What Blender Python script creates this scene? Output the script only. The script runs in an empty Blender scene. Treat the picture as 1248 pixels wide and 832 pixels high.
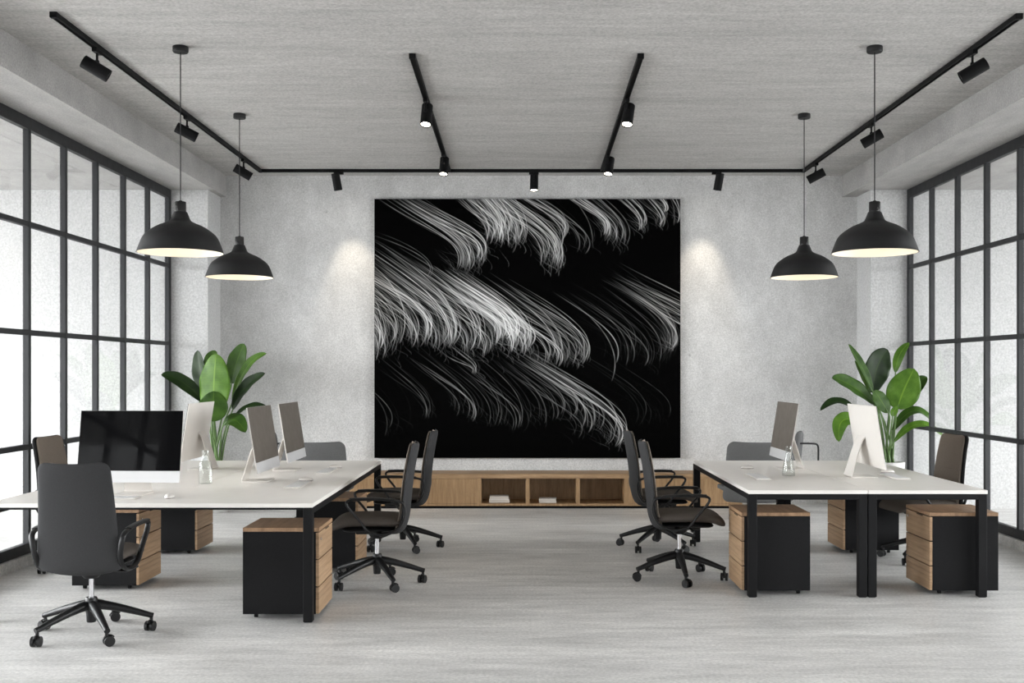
import bpy, bmesh, math, random
import numpy as np
from mathutils import Vector, Matrix, Euler

random.seed(7)
SC = bpy.context.scene
COL = SC.collection
PI = math.pi

# ------------------------------------------------------------------ helpers
def lin(c):
    c = c / 255.0
    return c / 12.92 if c <= 0.04045 else ((c + 0.055) / 1.055) ** 2.4

def rgb(r, g, b):
    return (lin(r), lin(g), lin(b), 1.0)

def link(name, bm, mat=None, parent=None, smooth=None, mats=None):
    me = bpy.data.meshes.new(name)
    bmesh.ops.recalc_face_normals(bm, faces=bm.faces)
    bm.to_mesh(me)
    bm.free()
    if mats:
        for m in mats:
            me.materials.append(m)
    elif mat:
        me.materials.append(mat)
    if smooth is not None:
        for p in me.polygons:
            p.use_smooth = True
        if smooth < 180:
            me.set_sharp_from_angle(angle=math.radians(smooth))
    o = bpy.data.objects.new(name, me)
    COL.objects.link(o)
    if parent is not None:
        o.parent = parent
    return o

def empty(name, loc=(0, 0, 0), rotz=0.0):
    o = bpy.data.objects.new(name, None)
    o.empty_display_size = 0.1
    o.location = loc
    o.rotation_euler = (0, 0, rotz)
    COL.objects.link(o)
    return o

def tag(o, label, cat, group=None):
    o['label'] = label
    o['category'] = cat
    if group:
        o['group'] = group
    return o

def structure(o):
    o['kind'] = 'structure'
    return o

def copy_tree(o, parent=None):
    c = o.copy()
    COL.objects.link(c)
    if parent is not None:
        c.parent = parent
    for ch in list(o.children):
        copy_tree(ch, c)
    return c

def place(proto, used, loc, rotz, label, cat, group):
    o = proto if not used else copy_tree(proto)
    o.location = loc
    o.rotation_euler = (0, 0, rotz)
    tag(o, label, cat, group)
    return o

def box(bm, x0, x1, y0, y1, z0, z1, bevel=0.0, seg=2, mtx=None, mi=0):
    t = bmesh.new()
    bmesh.ops.create_cube(t, size=1.0)
    for v in t.verts:
        v.co = Vector((x0 + (v.co.x + .5) * (x1 - x0), y0 + (v.co.y + .5) * (y1 - y0), z0 + (v.co.z + .5) * (z1 - z0)))
    if bevel > 0:
        bmesh.ops.bevel(t, geom=list(t.edges), offset=bevel, segments=seg, profile=0.5, affect='EDGES')
    merge(bm, t, mtx, mi)

def merge(bm, t, mtx=None, mi=0):
    if mtx is not None:
        bmesh.ops.transform(t, matrix=mtx, verts=t.verts)
    vm = {}
    for v in t.verts:
        vm[v] = bm.verts.new(v.co)
    for f in t.faces:
        try:
            nf = bm.faces.new([vm[v] for v in f.verts])
            nf.material_index = mi
        except ValueError:
            pass
    t.free()

def lathe(bm, prof, n=48, mtx=None, mi=0, closed=False):
    """prof: list of (r, z); r = 0 gives a pole"""
    t = bmesh.new()
    rings = []
    for r, z in prof:
        if r < 1e-6:
            rings.append([t.verts.new((0, 0, z))])
        else:
            rings.append([t.verts.new((r * math.cos(2 * PI * k / n), r * math.sin(2 * PI * k / n), z)) for k in range(n)])
    pairs = list(zip(rings[:-1], rings[1:]))
    if closed:
        pairs.append((rings[-1], rings[0]))
    for a, b in pairs:
        for k in range(n):
            k2 = (k + 1) % n
            if len(a) == 1 and len(b) == 1:
                continue
            if len(a) == 1:
                t.faces.new((a[0], b[k], b[k2]))
            elif len(b) == 1:
                t.faces.new((a[k], a[k2], b[0]))
            else:
                t.faces.new((a[k], a[k2], b[k2], b[k]))
    merge(bm, t, mtx, mi)

def cyl(bm, p0, p1, r0, r1=None, n=20, mi=0):
    r1 = r0 if r1 is None else r1
    p0, p1 = Vector(p0), Vector(p1)
    d = p1 - p0
    q = d.to_track_quat('Z', 'Y').to_matrix().to_4x4()
    lathe(bm, [(0, 0), (r0, 0), (r1, d.length), (0, d.length)], n, Matrix.Translation(p0) @ q, mi)

def chaikin(pts, n=2, closed=False):
    pts = [Vector(p) for p in pts]
    for _ in range(n):
        out = []
        m = len(pts)
        rng = range(m) if closed else range(m - 1)
        if not closed:
            out.append(pts[0])
        for i in rng:
            a, b = pts[i], pts[(i + 1) % m]
            out.append(a * .75 + b * .25)
            out.append(a * .25 + b * .75)
        if not closed:
            out.append(pts[-1])
        pts = out
    return pts

def tube(bm, pts, ra, rb=None, n=10, closed=False, side=None, radii=None, mi=0):
    """sweep an ellipse (ra along 'side', rb across) along pts"""
    rb = ra if rb is None else rb
    pts = [Vector(p) for p in pts]
    m = len(pts)
    rings = []
    prev = None
    for i, p in enumerate(pts):
        a = pts[(i - 1) % m] if (closed or i > 0) else p
        b = pts[(i + 1) % m] if (closed or i < m - 1) else p
        tng = (b - a).normalized()
        s = Vector(side) if side is not None else (prev if prev is not None else (Vector((1, 0, 0)) if abs(tng.x) < .8 else Vector((0, 1, 0))))
        s = (s - tng * s.dot(tng)).normalized()
        prev = s
        u = tng.cross(s)
        k = radii[i] if radii else 1.0
        rings.append([bm.verts.new(p + s * (math.cos(2 * PI * j / n) * ra * k) + u * (math.sin(2 * PI * j / n) * rb * k)) for j in range(n)])
    cnt = m if closed else m - 1
    for i in range(cnt):
        A, B = rings[i], rings[(i + 1) % m]
        for j in range(n):
            f = bm.faces.new((A[j], A[(j + 1) % n], B[(j + 1) % n], B[j]))
            f.material_index = mi
    if not closed:
        for r in (rings[0], rings[-1]):
            f = bm.faces.new(r)
            f.material_index = mi

def pad(bm, centre, width, corner, thick, nu=20, nv=28, bow=0.0, edge=4.0, only=None):
    """padded panel: centre(v)->(y,z) spine, width(v)->half width, rounded ends, thickness both sides.
    bow: how far the sides come forward (along the normal)."""
    def spine(v):
        y, z = centre(v)
        return Vector((0, y, z))
    L = sum((spine((i + 1) / 60) - spine(i / 60)).length for i in range(60))
    front, back = [], []
    for i in range(nv + 1):
        vv = .5 - .5 * math.cos(PI * i / nv)
        c = spine(vv)
        tg = (spine(min(1, vv + .01)) - spine(max(0, vv - .01))).normalized()
        nr = Vector((0, tg.z, -tg.y))
        s = min(vv, 1 - vv) * L
        w = width(vv)
        if s < corner:
            w = w - corner + math.sqrt(max(0, corner ** 2 - (corner - s) ** 2))
        w = max(w, .002)
        fr, bk = [], []
        for j in range(nu + 1):
            u = -math.cos(PI * j / nu)
            du = 1 - abs(u) ** edge
            dv = 1 - abs(2 * vv - 1) ** (edge * 2)
            th = thick * math.sqrt(max(0, du)) * math.sqrt(max(0, dv))
            p = c + Vector((u * w, 0, 0)) + nr * (bow * u * u)
            fr.append(bm.verts.new(p + nr * (th * .5)))
            bk.append(bm.verts.new(p - nr * (th * .5)))
        front.append(fr)
        back.append(bk)
    for i in range(nv):
        for j in range(nu):
            bm.faces.new((front[i][j], front[i][j + 1], front[i + 1][j + 1], front[i + 1][j]))
            bm.faces.new((back[i][j + 1], back[i][j], back[i + 1][j], back[i + 1][j + 1]))
    bmesh.ops.remove_doubles(bm, verts=bm.verts, dist=1e-5)
    # close the rim where the thickness is not zero
    be = [e for e in bm.edges if len(e.link_faces) == 1]
    if be:
        try:
            bmesh.ops.holes_fill(bm, edges=be, sides=0)
        except Exception:
            pass

# ------------------------------------------------------------------ materials
def new_mat(name):
    m = bpy.data.materials.new(name)
    m.use_nodes = True
    nt = m.node_tree
    nt.nodes.clear()
    out = nt.nodes.new('ShaderNodeOutputMaterial')
    return m, nt, out

def N(nt, typ, **kw):
    n = nt.nodes.new(typ)
    for k, v in kw.items():
        if k.startswith('i_'):
            n.inputs[k[2:].replace('_', ' ')].default_value = v
        else:
            setattr(n, k, v)
    return n

def coords(nt, scale=(1, 1, 1), rot=(0, 0, 0)):
    tc = N(nt, 'ShaderNodeTexCoord')
    mp = N(nt, 'ShaderNodeMapping')
    mp.inputs['Scale'].default_value = scale
    mp.inputs['Rotation'].default_value = rot
    nt.links.new(tc.outputs['Object'], mp.inputs['Vector'])
    return mp.outputs['Vector']

def ramp(nt, fac, stops):
    r = N(nt, 'ShaderNodeValToRGB')
    el = r.color_ramp.elements
    while len(el) < len(stops):
        el.new(.5)
    for e, (p, c) in zip(el, stops):
        e.position = p
        e.color = c if len(c) == 4 else (*c, 1)
    nt.links.new(fac, r.inputs['Fac'])
    return r.outputs['Color']

def mixc(nt, a, b, fac, mode='MIX'):
    m = N(nt, 'ShaderNodeMix', data_type='RGBA', blend_type=mode)
    for sock, val in ((m.inputs[0], fac), (m.inputs[6], a), (m.inputs[7], b)):
        if hasattr(val, 'is_output'):
            nt.links.new(val, sock)
        else:
            sock.default_value = val
    return m.outputs[2]

def noise(nt, vec, scale, detail=4, rough=.55):
    n = N(nt, 'ShaderNodeTexNoise')
    n.inputs['Scale'].default_value = scale
    n.inputs['Detail'].default_value = detail
    n.inputs['Roughness'].default_value = rough
    nt.links.new(vec, n.inputs['Vector'])
    return n.outputs['Fac']

def principled(nt, out, col, rough, metal=0.0, spec=.5, bump=None, bump_d=.002, bump_s=.3):
    p = N(nt, 'ShaderNodeBsdfPrincipled')
    if hasattr(col, 'is_output'):
        nt.links.new(col, p.inputs['Base Color'])
    else:
        p.inputs['Base Color'].default_value = col
    if hasattr(rough, 'is_output'):
        nt.links.new(rough, p.inputs['Roughness'])
    else:
        p.inputs['Roughness'].default_value = rough
    p.inputs['Metallic'].default_value = metal
    p.inputs['Specular IOR Level'].default_value = spec
    if bump is not None:
        b = N(nt, 'ShaderNodeBump')
        b.inputs['Strength'].default_value = bump_s
        b.inputs['Distance'].default_value = bump_d
        nt.links.new(bump, b.inputs['Height'])
        nt.links.new(b.outputs['Normal'], p.inputs['Normal'])
    nt.links.new(p.outputs['BSDF'], out.inputs['Surface'])
    return p

def grey(v):
    return (v, v, v, 1)

def concrete(name, base, tint=(1, 1, 1), streak=(1, 1, 1), amp=.12, rough=.85, pits=False, spec=.3, big=.9, grain=90, roughvar=False, soft=1.0, mottle=False):
    m, nt, out = new_mat(name)
    v0 = coords(nt)
    v1 = coords(nt, streak)
    a = noise(nt, v1, big, 6, .6)
    b = noise(nt, v1, big * 5.3, 5, .65)
    g = noise(nt, v0, grain, 2, .6)
    lo = (base * (1 - amp) * tint[0], base * (1 - amp) * tint[1], base * (1 - amp) * tint[2], 1)
    hi = (base * (1 + amp) * tint[0], base * (1 + amp) * tint[1], base * (1 + amp) * tint[2], 1)
    c = ramp(nt, a, [(.3, lo), (.7, hi)])
    c = mixc(nt, c, ramp(nt, b, [(.3, grey(.80)), (.72, grey(1.18))]), .6 * soft, 'MULTIPLY')
    c = mixc(nt, c, ramp(nt, g, [(.25, grey(.62)), (.75, grey(1.38))]), .55, 'MULTIPLY')
    if mottle:
        q = noise(nt, coords(nt, (.5, 2.6, 1)), 3.4, 8, .72)
        c = mixc(nt, c, ramp(nt, q, [(.34, grey(.70)), (.5, grey(1.0)), (.66, grey(1.22))]), .55, 'MULTIPLY')
    if pits:
        vo = N(nt, 'ShaderNodeTexVoronoi', feature='F1')
        vo.inputs['Scale'].default_value = 4.2
        vo.inputs['Randomness'].default_value = 1
        nt.links.new(coords(nt, (1, 1, .8)), vo.inputs['Vector'])
        gate = ramp(nt, noise(nt, v0, 1.6, 3), [(.48, grey(0)), (.6, grey(1))])
        pit = ramp(nt, vo.outputs['Distance'], [(.035, grey(1)), (.075, grey(0))])
        pm = mixc(nt, pit, gate, 1.0, 'MULTIPLY')
        c = mixc(nt, c, (base * .45, base * .45, base * .45, 1), mixc(nt, grey(0), pm, .6, 'MIX'), 'MIX')
    r = rough
    if roughvar:
        r = ramp(nt, a, [(.3, grey(rough - .1)), (.7, grey(rough + .12))])
    principled(nt, out, c, r, spec=spec, bump=b, bump_d=.004, bump_s=.12)
    return m

def plain(name, col, rough=.5, metal=0.0, spec=.5, grain=0.0, gscale=250):
    m, nt, out = new_mat(name)
    if grain > 0:
        g = noise(nt, coords(nt), gscale, 2, .7)
        lo = tuple(c * (1 - grain) for c in col[:3]) + (1,)
        hi = tuple(min(1, c * (1 + grain)) for c in col[:3]) + (1,)
        c = ramp(nt, g, [(.3, lo), (.7, hi)])
        principled(nt, out, c, rough, metal, spec, bump=g, bump_d=.0008, bump_s=.25)
    else:
        g = noise(nt, coords(nt), 14, 3)
        r = ramp(nt, g, [(.3, grey(max(0, rough - .04))), (.7, grey(min(1, rough + .04)))])
        principled(nt, out, col, r, metal, spec)
    return m

def wood(name, dark, light, scale=(1.2, 1.2, 14)):
    m, nt, out = new_mat(name)
    v = coords(nt, scale)
    a = noise(nt, v, 2.2, 6, .65)
    b = noise(nt, coords(nt, tuple(s * 6 for s in scale)), 3.0, 4, .6)
    c = ramp(nt, a, [(.32, dark), (.5, tuple((d + l) / 2 for d, l in zip(dark, light))), (.68, light)])
    c = mixc(nt, c, ramp(nt, b, [(.3, grey(.78)), (.7, grey(1.15))]), .6, 'MULTIPLY')
    principled(nt, out, c, .5, spec=.35, bump=b, bump_d=.0006, bump_s=.2)
    return m

def emit(name, col, s):
    m, nt, out = new_mat(name)
    e = N(nt, 'ShaderNodeEmission')
    e.inputs['Color'].default_value = col
    e.inputs['Strength'].default_value = s
    nt.links.new(e.outputs[0], out.inputs['Surface'])
    return m

def thin_glass(name, tint=(.97, .98, .98, 1), refl=1.0):
    m, nt, out = new_mat(name)
    tr = N(nt, 'ShaderNodeBsdfTransparent')
    tr.inputs['Color'].default_value = tint
    gl = N(nt, 'ShaderNodeBsdfGlossy')
    gl.inputs['Roughness'].default_value = .02
    lw = N(nt, 'ShaderNodeLayerWeight')
    lw.inputs['Blend'].default_value = .5
    pw = N(nt, 'ShaderNodeMath', operation='POWER')
    pw.inputs[1].default_value = 4.0
    nt.links.new(lw.outputs['Facing'], pw.inputs[0])
    mu = N(nt, 'ShaderNodeMath', operation='MULTIPLY_ADD')
    mu.inputs[1].default_value = .5 * refl
    mu.inputs[2].default_value = .03 * refl
    mu.use_clamp = True
    nt.links.new(pw.outputs[0], mu.inputs[0])
    mx = N(nt, 'ShaderNodeMixShader')
    nt.links.new(mu.outputs[0], mx.inputs[0])
    nt.links.new(tr.outputs[0], mx.inputs[1])
    nt.links.new(gl.outputs[0], mx.inputs[2])
    nt.links.new(mx.outputs[0], out.inputs['Surface'])
    return m

def leaf_mat(name, dark, light):
    m, nt, out = new_mat(name)
    uv = N(nt, 'ShaderNodeUVMap', uv_map='leaf')
    mp = N(nt, 'ShaderNodeMapping')
    mp.inputs['Scale'].default_value = (1, 26, 1)
    nt.links.new(uv.outputs[0], mp.inputs['Vector'])
    w = N(nt, 'ShaderNodeTexWave', wave_type='BANDS', bands_direction='Y')
    w.inputs['Scale'].default_value = .45
    w.inputs['Distortion'].default_value = 1.5
    nt.links.new(mp.outputs[0], w.inputs['Vector'])
    sep = N(nt, 'ShaderNodeSeparateXYZ')
    nt.links.new(uv.outputs[0], sep.inputs[0])
    # u: 0 at the midrib, 1 at the margin
    rib = ramp(nt, sep.outputs['X'], [(.0, grey(1)), (.07, grey(0))])
    n = noise(nt, coords(nt), 9, 4)
    c = ramp(nt, n, [(.3, dark), (.7, light)])
    c = mixc(nt, c, ramp(nt, w.outputs['Fac'], [(.2, grey(.82)), (.8, grey(1.12))]), .6, 'MULTIPLY')
    c = mixc(nt, c, (min(1, light[0] * 1.9), min(1, light[1] * 1.6), light[2] * 1.6, 1), mixc(nt, grey(0), rib, .8))
    p = principled(nt, out, c, .46, spec=.25)
    tl = N(nt, 'ShaderNodeBsdfTranslucent')
    nt.links.new(c, tl.inputs['Color'])
    mx = N(nt, 'ShaderNodeMixShader')
    mx.inputs[0].default_value = .18
    nt.links.new(p.outputs[0], mx.inputs[1])
    nt.links.new(tl.outputs[0], mx.inputs[2])
    nt.links.new(mx.outputs[0], out.inputs['Surface'])
    return m

M = {}
M['wall'] = concrete('wall_concrete', .57, (1, .995, .985), (1, 1, .7), .08, .9, pits=True, big=.8, grain=62)
M['reveal'] = concrete('plaster_concrete', .51, (1, 1, .995), (1, 1, 1), .03, .9, big=1.4, grain=48, soft=.2)
M['ceiling'] = concrete('ceiling_concrete', .47, (1, .98, .955), (.35, 2.6, 1), .09, .9, big=1.3, grain=50)
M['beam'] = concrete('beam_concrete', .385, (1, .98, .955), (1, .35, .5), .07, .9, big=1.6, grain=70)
M['floor'] = concrete('polished_concrete_floor', .58, (1, .987, .965), (.45, 2.2, 1), .13, .42, spec=.45, big=1.2, grain=50, roughvar=True, mottle=True)
M['steel'] = plain('black_window_steel', rgb(34, 35, 37), .55, 0, .4)
M['black'] = plain('black_powder_coat', rgb(20, 20, 21), .55, 0, .12, .08)
M['case'] = plain('anthracite_case', rgb(25, 25, 26), .65, 0, .10, .25)
M['matte'] = plain('matte_black_lamp', rgb(19, 19, 20), .55, 0, .35)
M['socket'] = plain('gloss_black', rgb(24, 24, 25), .22, 0, .5)
M['cream'] = plain('cream_enamel', rgb(218, 211, 196), .45)
M['plastic'] = plain('black_chair_plastic', rgb(17, 17, 18), .45, 0, .35)
M['shell'] = plain('charcoal_back_fabric', rgb(52, 52, 53), .9, 0, .2, .2, 300)
M['seat'] = plain('taupe_seat_fabric', rgb(76, 70, 65), .95, 0, .15, .22, 300)
M['back'] = plain('taupe_back_fabric', rgb(122, 113, 104), .95, 0, .15, .22, 300)
M['chrome'] = plain('chrome', rgb(225, 225, 228), .14, 1.0)
M['top'] = plain('white_laminate', rgb(222, 218, 213), .34, 0, .4)
M['wood'] = wood('oak_drawers', rgb(130, 104, 78), rgb(172, 143, 113), (3.0, .7, 26))
M['woodtop'] = wood('oak_top', rgb(124, 97, 72), rgb(160, 129, 100), (12, 1.2, 3))
M['board'] = wood('oak_sideboard', rgb(136, 108, 77), rgb(174, 142, 106), (14, 2, 1.1))
M['boardtop'] = wood('oak_sideboard_top', rgb(134, 107, 78), rgb(172, 142, 108), (1.0, 10, 10))
M['imac'] = plain('white_aluminium', rgb(204, 200, 195), .4, 0, .4)
M['chin'] = plain('silver_chin', rgb(196, 196, 197), .35, 0, .5)
M['screen'] = plain('black_glass', rgb(12, 12, 13), .05, 0, .05)
M['screen_sheen'] = plain('glass_painted_sheen', rgb(98, 92, 86), .36, 0, .2)  # glancing reflection on the side-on screens, painted in as an even grey
M['paper'] = plain('white_paper', rgb(232, 230, 226), .8)
M['pages'] = plain('page_edges', rgb(214, 208, 198), .9)
M['pot'] = plain('white_ceramic', rgb(205, 204, 201), .35)
M['soil'] = plain('potting_soil', rgb(52, 40, 32), .95, 0, .1, .4, 60)
M['stem'] = plain('leaf_stalk', rgb(84, 112, 58), .5)
M['glass'] = thin_glass('window_glass', (.97, .975, .975, 1), 1.0)
M['clear'] = thin_glass('clear_glass', (.95, .96, .955, 1), 1.1)
M['canvas'] = plain('black_canvas_edge', rgb(14, 14, 15), .6)
M['lounge'] = plain('grey_wool', rgb(90, 90, 90), .95, 0, .15, .2, 200)
M['loungeseat'] = plain('pale_wool', rgb(176, 175, 173), .95, 0, .15, .15, 300)
M['lens_on'] = emit('lit_lens', (1.0, .93, .80, 1), 9)
M['lens_off'] = plain('lens_glass', rgb(120, 118, 112), .2)
M['bulb'] = emit('warm_bulb', (1.0, .92, .80, 1), .7)
M['mousedark'] = plain('mouse_shade', rgb(92, 84, 78), .4)
M['keys'] = plain('key_caps', rgb(205, 205, 205), .5)
M['leaf_a'] = leaf_mat('leaf_bright', rgb(62, 98, 22), rgb(92, 130, 42))
M['leaf_b'] = leaf_mat('leaf_mid', rgb(38, 68, 18), rgb(66, 98, 32))
M['leaf_c'] = leaf_mat('leaf_deep', rgb(18, 36, 12), rgb(36, 58, 22))

# ------------------------------------------------------------------ camera
CAM_H, F = 1.56, 1300.0
cam = bpy.data.cameras.new('camera')
cam.sensor_width = 36.0
cam.lens = F / 1248 * 36.0
cam.shift_x = -16.0 / 1248
cam.shift_y = 36.0 / 1248
cam.clip_start = .05
co = bpy.data.objects.new('camera', cam)
co.location = (0, 0, CAM_H)
co.rotation_euler = (PI / 2, 0, 0)
COL.objects.link(co)
SC.camera = co

# ------------------------------------------------------------------ room
BACK, CEIL, SOF = 12.6, 3.867, 3.615
XL, XR = -4.04, 4.356            # window planes
BL, BR = -3.53, 3.746            # inner faces of the two down-stand beams
FRONT = -3.0
OL, OR_ = -10.6, 10.9              # outer edge of the slab beyond the windows
RET = 12.1                       # front face of the wall returns

def sbox(name, mat, *a, **k):
    bm = bmesh.new()
    box(bm, *a, **k)
    return structure(link(name, bm, mat))

sbox('floor', M['floor'], OL, OR_, FRONT, BACK + .25, -.2, 0)
sbox('ceiling', M['ceiling'], BL - .02, BR + .02, FRONT, BACK + .25, CEIL, CEIL + .2)
sbox('wall_back', M['wall'], -3.6, 3.92, BACK, BACK + .25, 0, CEIL)
sbox('wall_left', M['reveal'], OL, -3.6, RET, BACK + .25, 0, SOF)
sbox('wall_right', M['reveal'], 3.92, OR_, RET, BACK + .25, 0, SOF)
sbox('trim_1', M['beam'], OL, BL, FRONT, BACK + .25, SOF, CEIL + .2)
sbox('trim_2', M['beam'], BR, OR_, FRONT, BACK + .25, SOF, CEIL + .2)
WEND = RET - 13 * .69 - .02
sbox('wall_left_light_block', M['reveal'], XL - .15, XL + .10, FRONT - .2, WEND, 0, SOF)  # added out of view to block light from the near windows
sbox('wall_right_light_block', M['reveal'], XR - .10, XR + .15, FRONT - .2, WEND + .10, 0, SOF)  # likewise an unseen light blocker, on the right
sbox('trim_3', M['floor'], XL - .06, XL + .06, WEND, RET, 0, .085)
sbox('trim_4', M['floor'], XR - .06, XR + .06, WEND + .10, RET, 0, .085)

bm = bmesh.new()
box(bm, XL, -1.5, FRONT - .2, FRONT, 0, SOF)
box(bm, 1.8, XR, FRONT - .2, FRONT, 0, SOF)
box(bm, -1.5, 1.8, FRONT - .2, FRONT, 2.2, SOF)
box(bm, BL, BR, FRONT - .2, FRONT, SOF, CEIL)
structure(link('wall_front_light_block', bm, M['reveal']))  # added behind the camera, narrow opening, to cut daylight from the front

def window(name, X, step, zs, sgn):
    fr = bmesh.new()
    t, d = .042, .026
    y1 = RET
    n = 13
    y0 = y1 - n * step
    z0, z1 = .085, SOF
    box(fr, X - d, X + d, y0, y1, z1 - .10, z1, .004)
    box(fr, X - d, X + d, y0, y1, z0, z0 + .085, .004)
    for z in zs:
        box(fr, X - d * .9, X + d * .9, y0, y1, z - .022, z + .022, .004)
    for k in range(n + 1):
        y = y1 - k * step
        w = t if 0 < k else .07
        ya = y - w / 2 if k else y - w
        box(fr, X - d, X + d, ya, ya + w, z0 + .08, z1 - .09, .004)
    o = structure(link(name, fr, M['steel']))
    g = bmesh.new()
    for k in range(n):
        ya, yb = y1 - (k + 1) * step + .02, y1 - k * step - .02
        lv = [z0 + .08] + list(zs) + [z1 - .09]
        for a, b in zip(lv[:-1], lv[1:]):
            box(g, X - .004, X + .004, ya, yb, a + .01, b - .01)
    link('glass', g, M['glass'], o)
    return o
window('window_1', XL, .69, (.945, 1.872, 2.752), 1)
window('window_2', XR, .68, (.94, 1.865, 2.735), -1)

# ------------------------------------------------------------------ wall art
AX0, AX1, AZ0, AZ1 = -1.773, 1.827, .538, 3.584
art = empty('wall_art', ((AX0 + AX1) / 2, BACK, AZ0))
tag(art, 'huge black canvas with white curved light streaks hung on the concrete back wall', 'painting')
bm = bmesh.new()
aw, ah = AX1 - AX0, AZ1 - AZ0
box(bm, -aw / 2, aw / 2, -.058, -.003, 0, ah, .003)
link('canvas', bm, M['canvas'], art)

def streaks(W, H):
    rng = np.random.default_rng(11)
    img = np.zeros((H, W))
    k = W / 915.0
    R = 2
    def stroke(P0, P3, a0, a1, inten, wid, fade, kk=.55, k2=.30):
        P0, P3 = np.array(P0, float), np.array(P3, float)
        L = float(np.hypot(*(P3 - P0)))
        a0, a1 = math.radians(a0), math.radians(a1)
        P1 = P0 + np.array([math.cos(a0), math.sin(a0)]) * L * kk
        P2 = P3 - np.array([math.cos(a1), math.sin(a1)]) * L * k2
        n = int(max(50, L * k * 1.7))
        t = np.linspace(0, 1, n)
        T = t[:, None]
        p = ((1 - T) ** 3 * P0 + 3 * (1 - T) ** 2 * T * P1 + 3 * (1 - T) * T * T * P2 + T ** 3 * P3) * k
        env = np.clip(t / fade, 0, 1) ** .9 * np.clip((1 - t) / .12, 0, 1) * (.55 + .65 * t)
        env *= 1 + .3 * np.sin(t * rng.uniform(8, 40) + rng.uniform(0, 6))
        a = inten * env * np.hypot(np.gradient(p[:, 0]), np.gradient(p[:, 1]))
        xi, yi = np.floor(p[:, 0]).astype(int), np.floor(p[:, 1]).astype(int)
        for oy in range(-R, R + 1):
            for ox in range(-R, R + 1):
                gx, gy = xi + ox, yi + oy
                w = np.exp(-((gx - p[:, 0]) ** 2 + (gy - p[:, 1]) ** 2) / (2 * wid * wid)) / (2.507 * wid)
                ok = (gx >= 0) & (gx < W) & (gy >= 0) & (gy < H)
                np.add.at(img, (gy[ok], gx[ok]), (a * w)[ok])
    def bundle(x0, y0, x1, y1, cnt, w0, w1, inten, a0=33, a1=105, fade=.3, wid=.55, kk=.55, k2=.30, short=.25):
        a = math.radians(a0)
        d = np.array([math.cos(a), math.sin(a)])
        nrm = np.array([-d[1], d[0]])
        L = math.hypot(x1 - x0, y1 - y0)
        for _ in range(max(3, int(cnt * .78))):
            u = rng.uniform(-1.5, 1.5)
            e = rng.normal(size=2) * .30
            s = np.array([x0, y0]) + nrm * (w0 * (-u * .7 + e[0])) + d * L * rng.uniform(0, short)
            q = np.array([x1, y1]) + np.array([w1[0] * (u * .75 + e[1]), w1[1] * (-u * .35 + rng.normal() * .6)])
            it = inten * min(4.5, math.exp(rng.normal() * 1.15)) * .52
            stroke(s, q, a0 + rng.normal() * 3, a1 + 12 + rng.normal() * 12, it, wid * rng.uniform(.65, 1.3), fade, kk, k2)
        # loose curls around the ends
        for _ in range(int(cnt * 1.2)):
            q = np.array([x1, y1]) + rng.normal(size=2) * np.array([w1[0] * 1.1, w1[1] * 1.3])
            s = q + np.array([-rng.uniform(4, 60), -rng.uniform(25, 80)])
            stroke(s, q, rng.uniform(30, 75), rng.uniform(95, 150), inten * .26 * rng.uniform(.2, 1), .5, .4)
    # ---- upper band, coming in over the top edge
    bundle(0, -40, 262, 205, 16, 22, (16, 14), .45, 36, 100)
    bundle(30, -40, 285, 205, 30, 26, (22, 18), .30, 36, 100)
    bundle(60, -30, 318, 185, 14, 20, (11, 12), .75, 35, 108)
    bundle(225, -70, 352, 120, 34, 40, (24, 20), .50, 45, 100)
    bundle(250, -70, 385, 110, 40, 40, (26, 22), .62, 45, 102)
    bundle(260, -90, 425, 130, 26, 30, (14, 16), .80, 44, 104)
    bundle(260, -80, 540, 200, 20, 22, (14, 12), 1.0, 37, 104)
    bundle(270, -70, 520, 180, 26, 36, (24, 20), .42, 37, 104)
    bundle(330, -80, 560, 110, 16, 20, (9, 16), .48, 38, 112)
    bundle(430, -70, 630, 150, 14, 34, (24, 14), .17, 40, 102)
    bundle(510, -80, 695, 110, 20, 20, (12, 12), .85, 42, 106)
    bundle(540, -80, 725, 130, 20, 26, (18, 16), .34, 42, 104)
    bundle(690, -60, 795, 85, 16, 16, (10, 10), .62, 46, 108)
    bundle(755, -60, 850, 80, 14, 16, (9, 12), .55, 50, 112)
    bundle(800, -60, 866, 40, 9, 8, (5, 6), .9, 48, 125)
    bundle(850, -60, 905, 72, 10, 12, (9, 10), .38, 50, 108)
    # ---- middle band
    bundle(-190, 190, 10, 440, 26, 46, (22, 16), .34, 33, 104)
    bundle(-150, 190, 60, 430, 34, 56, (34, 20), .36, 33, 104)
    bundle(-110, 170, 125, 425, 34, 50, (30, 20), .36, 34, 104)
    bundle(-110, 190, 150, 410, 12, 24, (12, 12), .75, 33, 104)
    bundle(-60, 150, 205, 435, 40, 52, (28, 20), .36, 33, 104)
    bundle(-40, 150, 226, 430, 10, 20, (10, 12), .75, 33, 106)
    bundle(30, 170, 290, 445, 36, 50, (26, 20), .36, 33, 104)
    bundle(90, 190, 345, 455, 26, 36, (22, 20), .36, 34, 104)
    bundle(160, 205, 385, 415, 44, 36, (26, 22), .62, 36, 104)
    bundle(190, 215, 425, 435, 46, 36, (26, 22), .62, 36, 104)
    bundle(200, 215, 400, 420, 14, 20, (20, 14), 1.0, 36, 104)
    bundle(230, 230, 460, 450, 20, 30, (16, 18), .5, 36, 104)
    bundle(290, 255, 530, 480, 22, 40, (26, 12), .36, 33, 105)
    bundle(330, 270, 575, 490, 22, 40, (26, 12), .34, 33, 108)
    bundle(370, 255, 620, 485, 16, 30, (13, 10), .52, 32, 112)
    bundle(-200, 230, 15, 460, 22, 40, (24, 18), .24, 35, 108)
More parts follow.
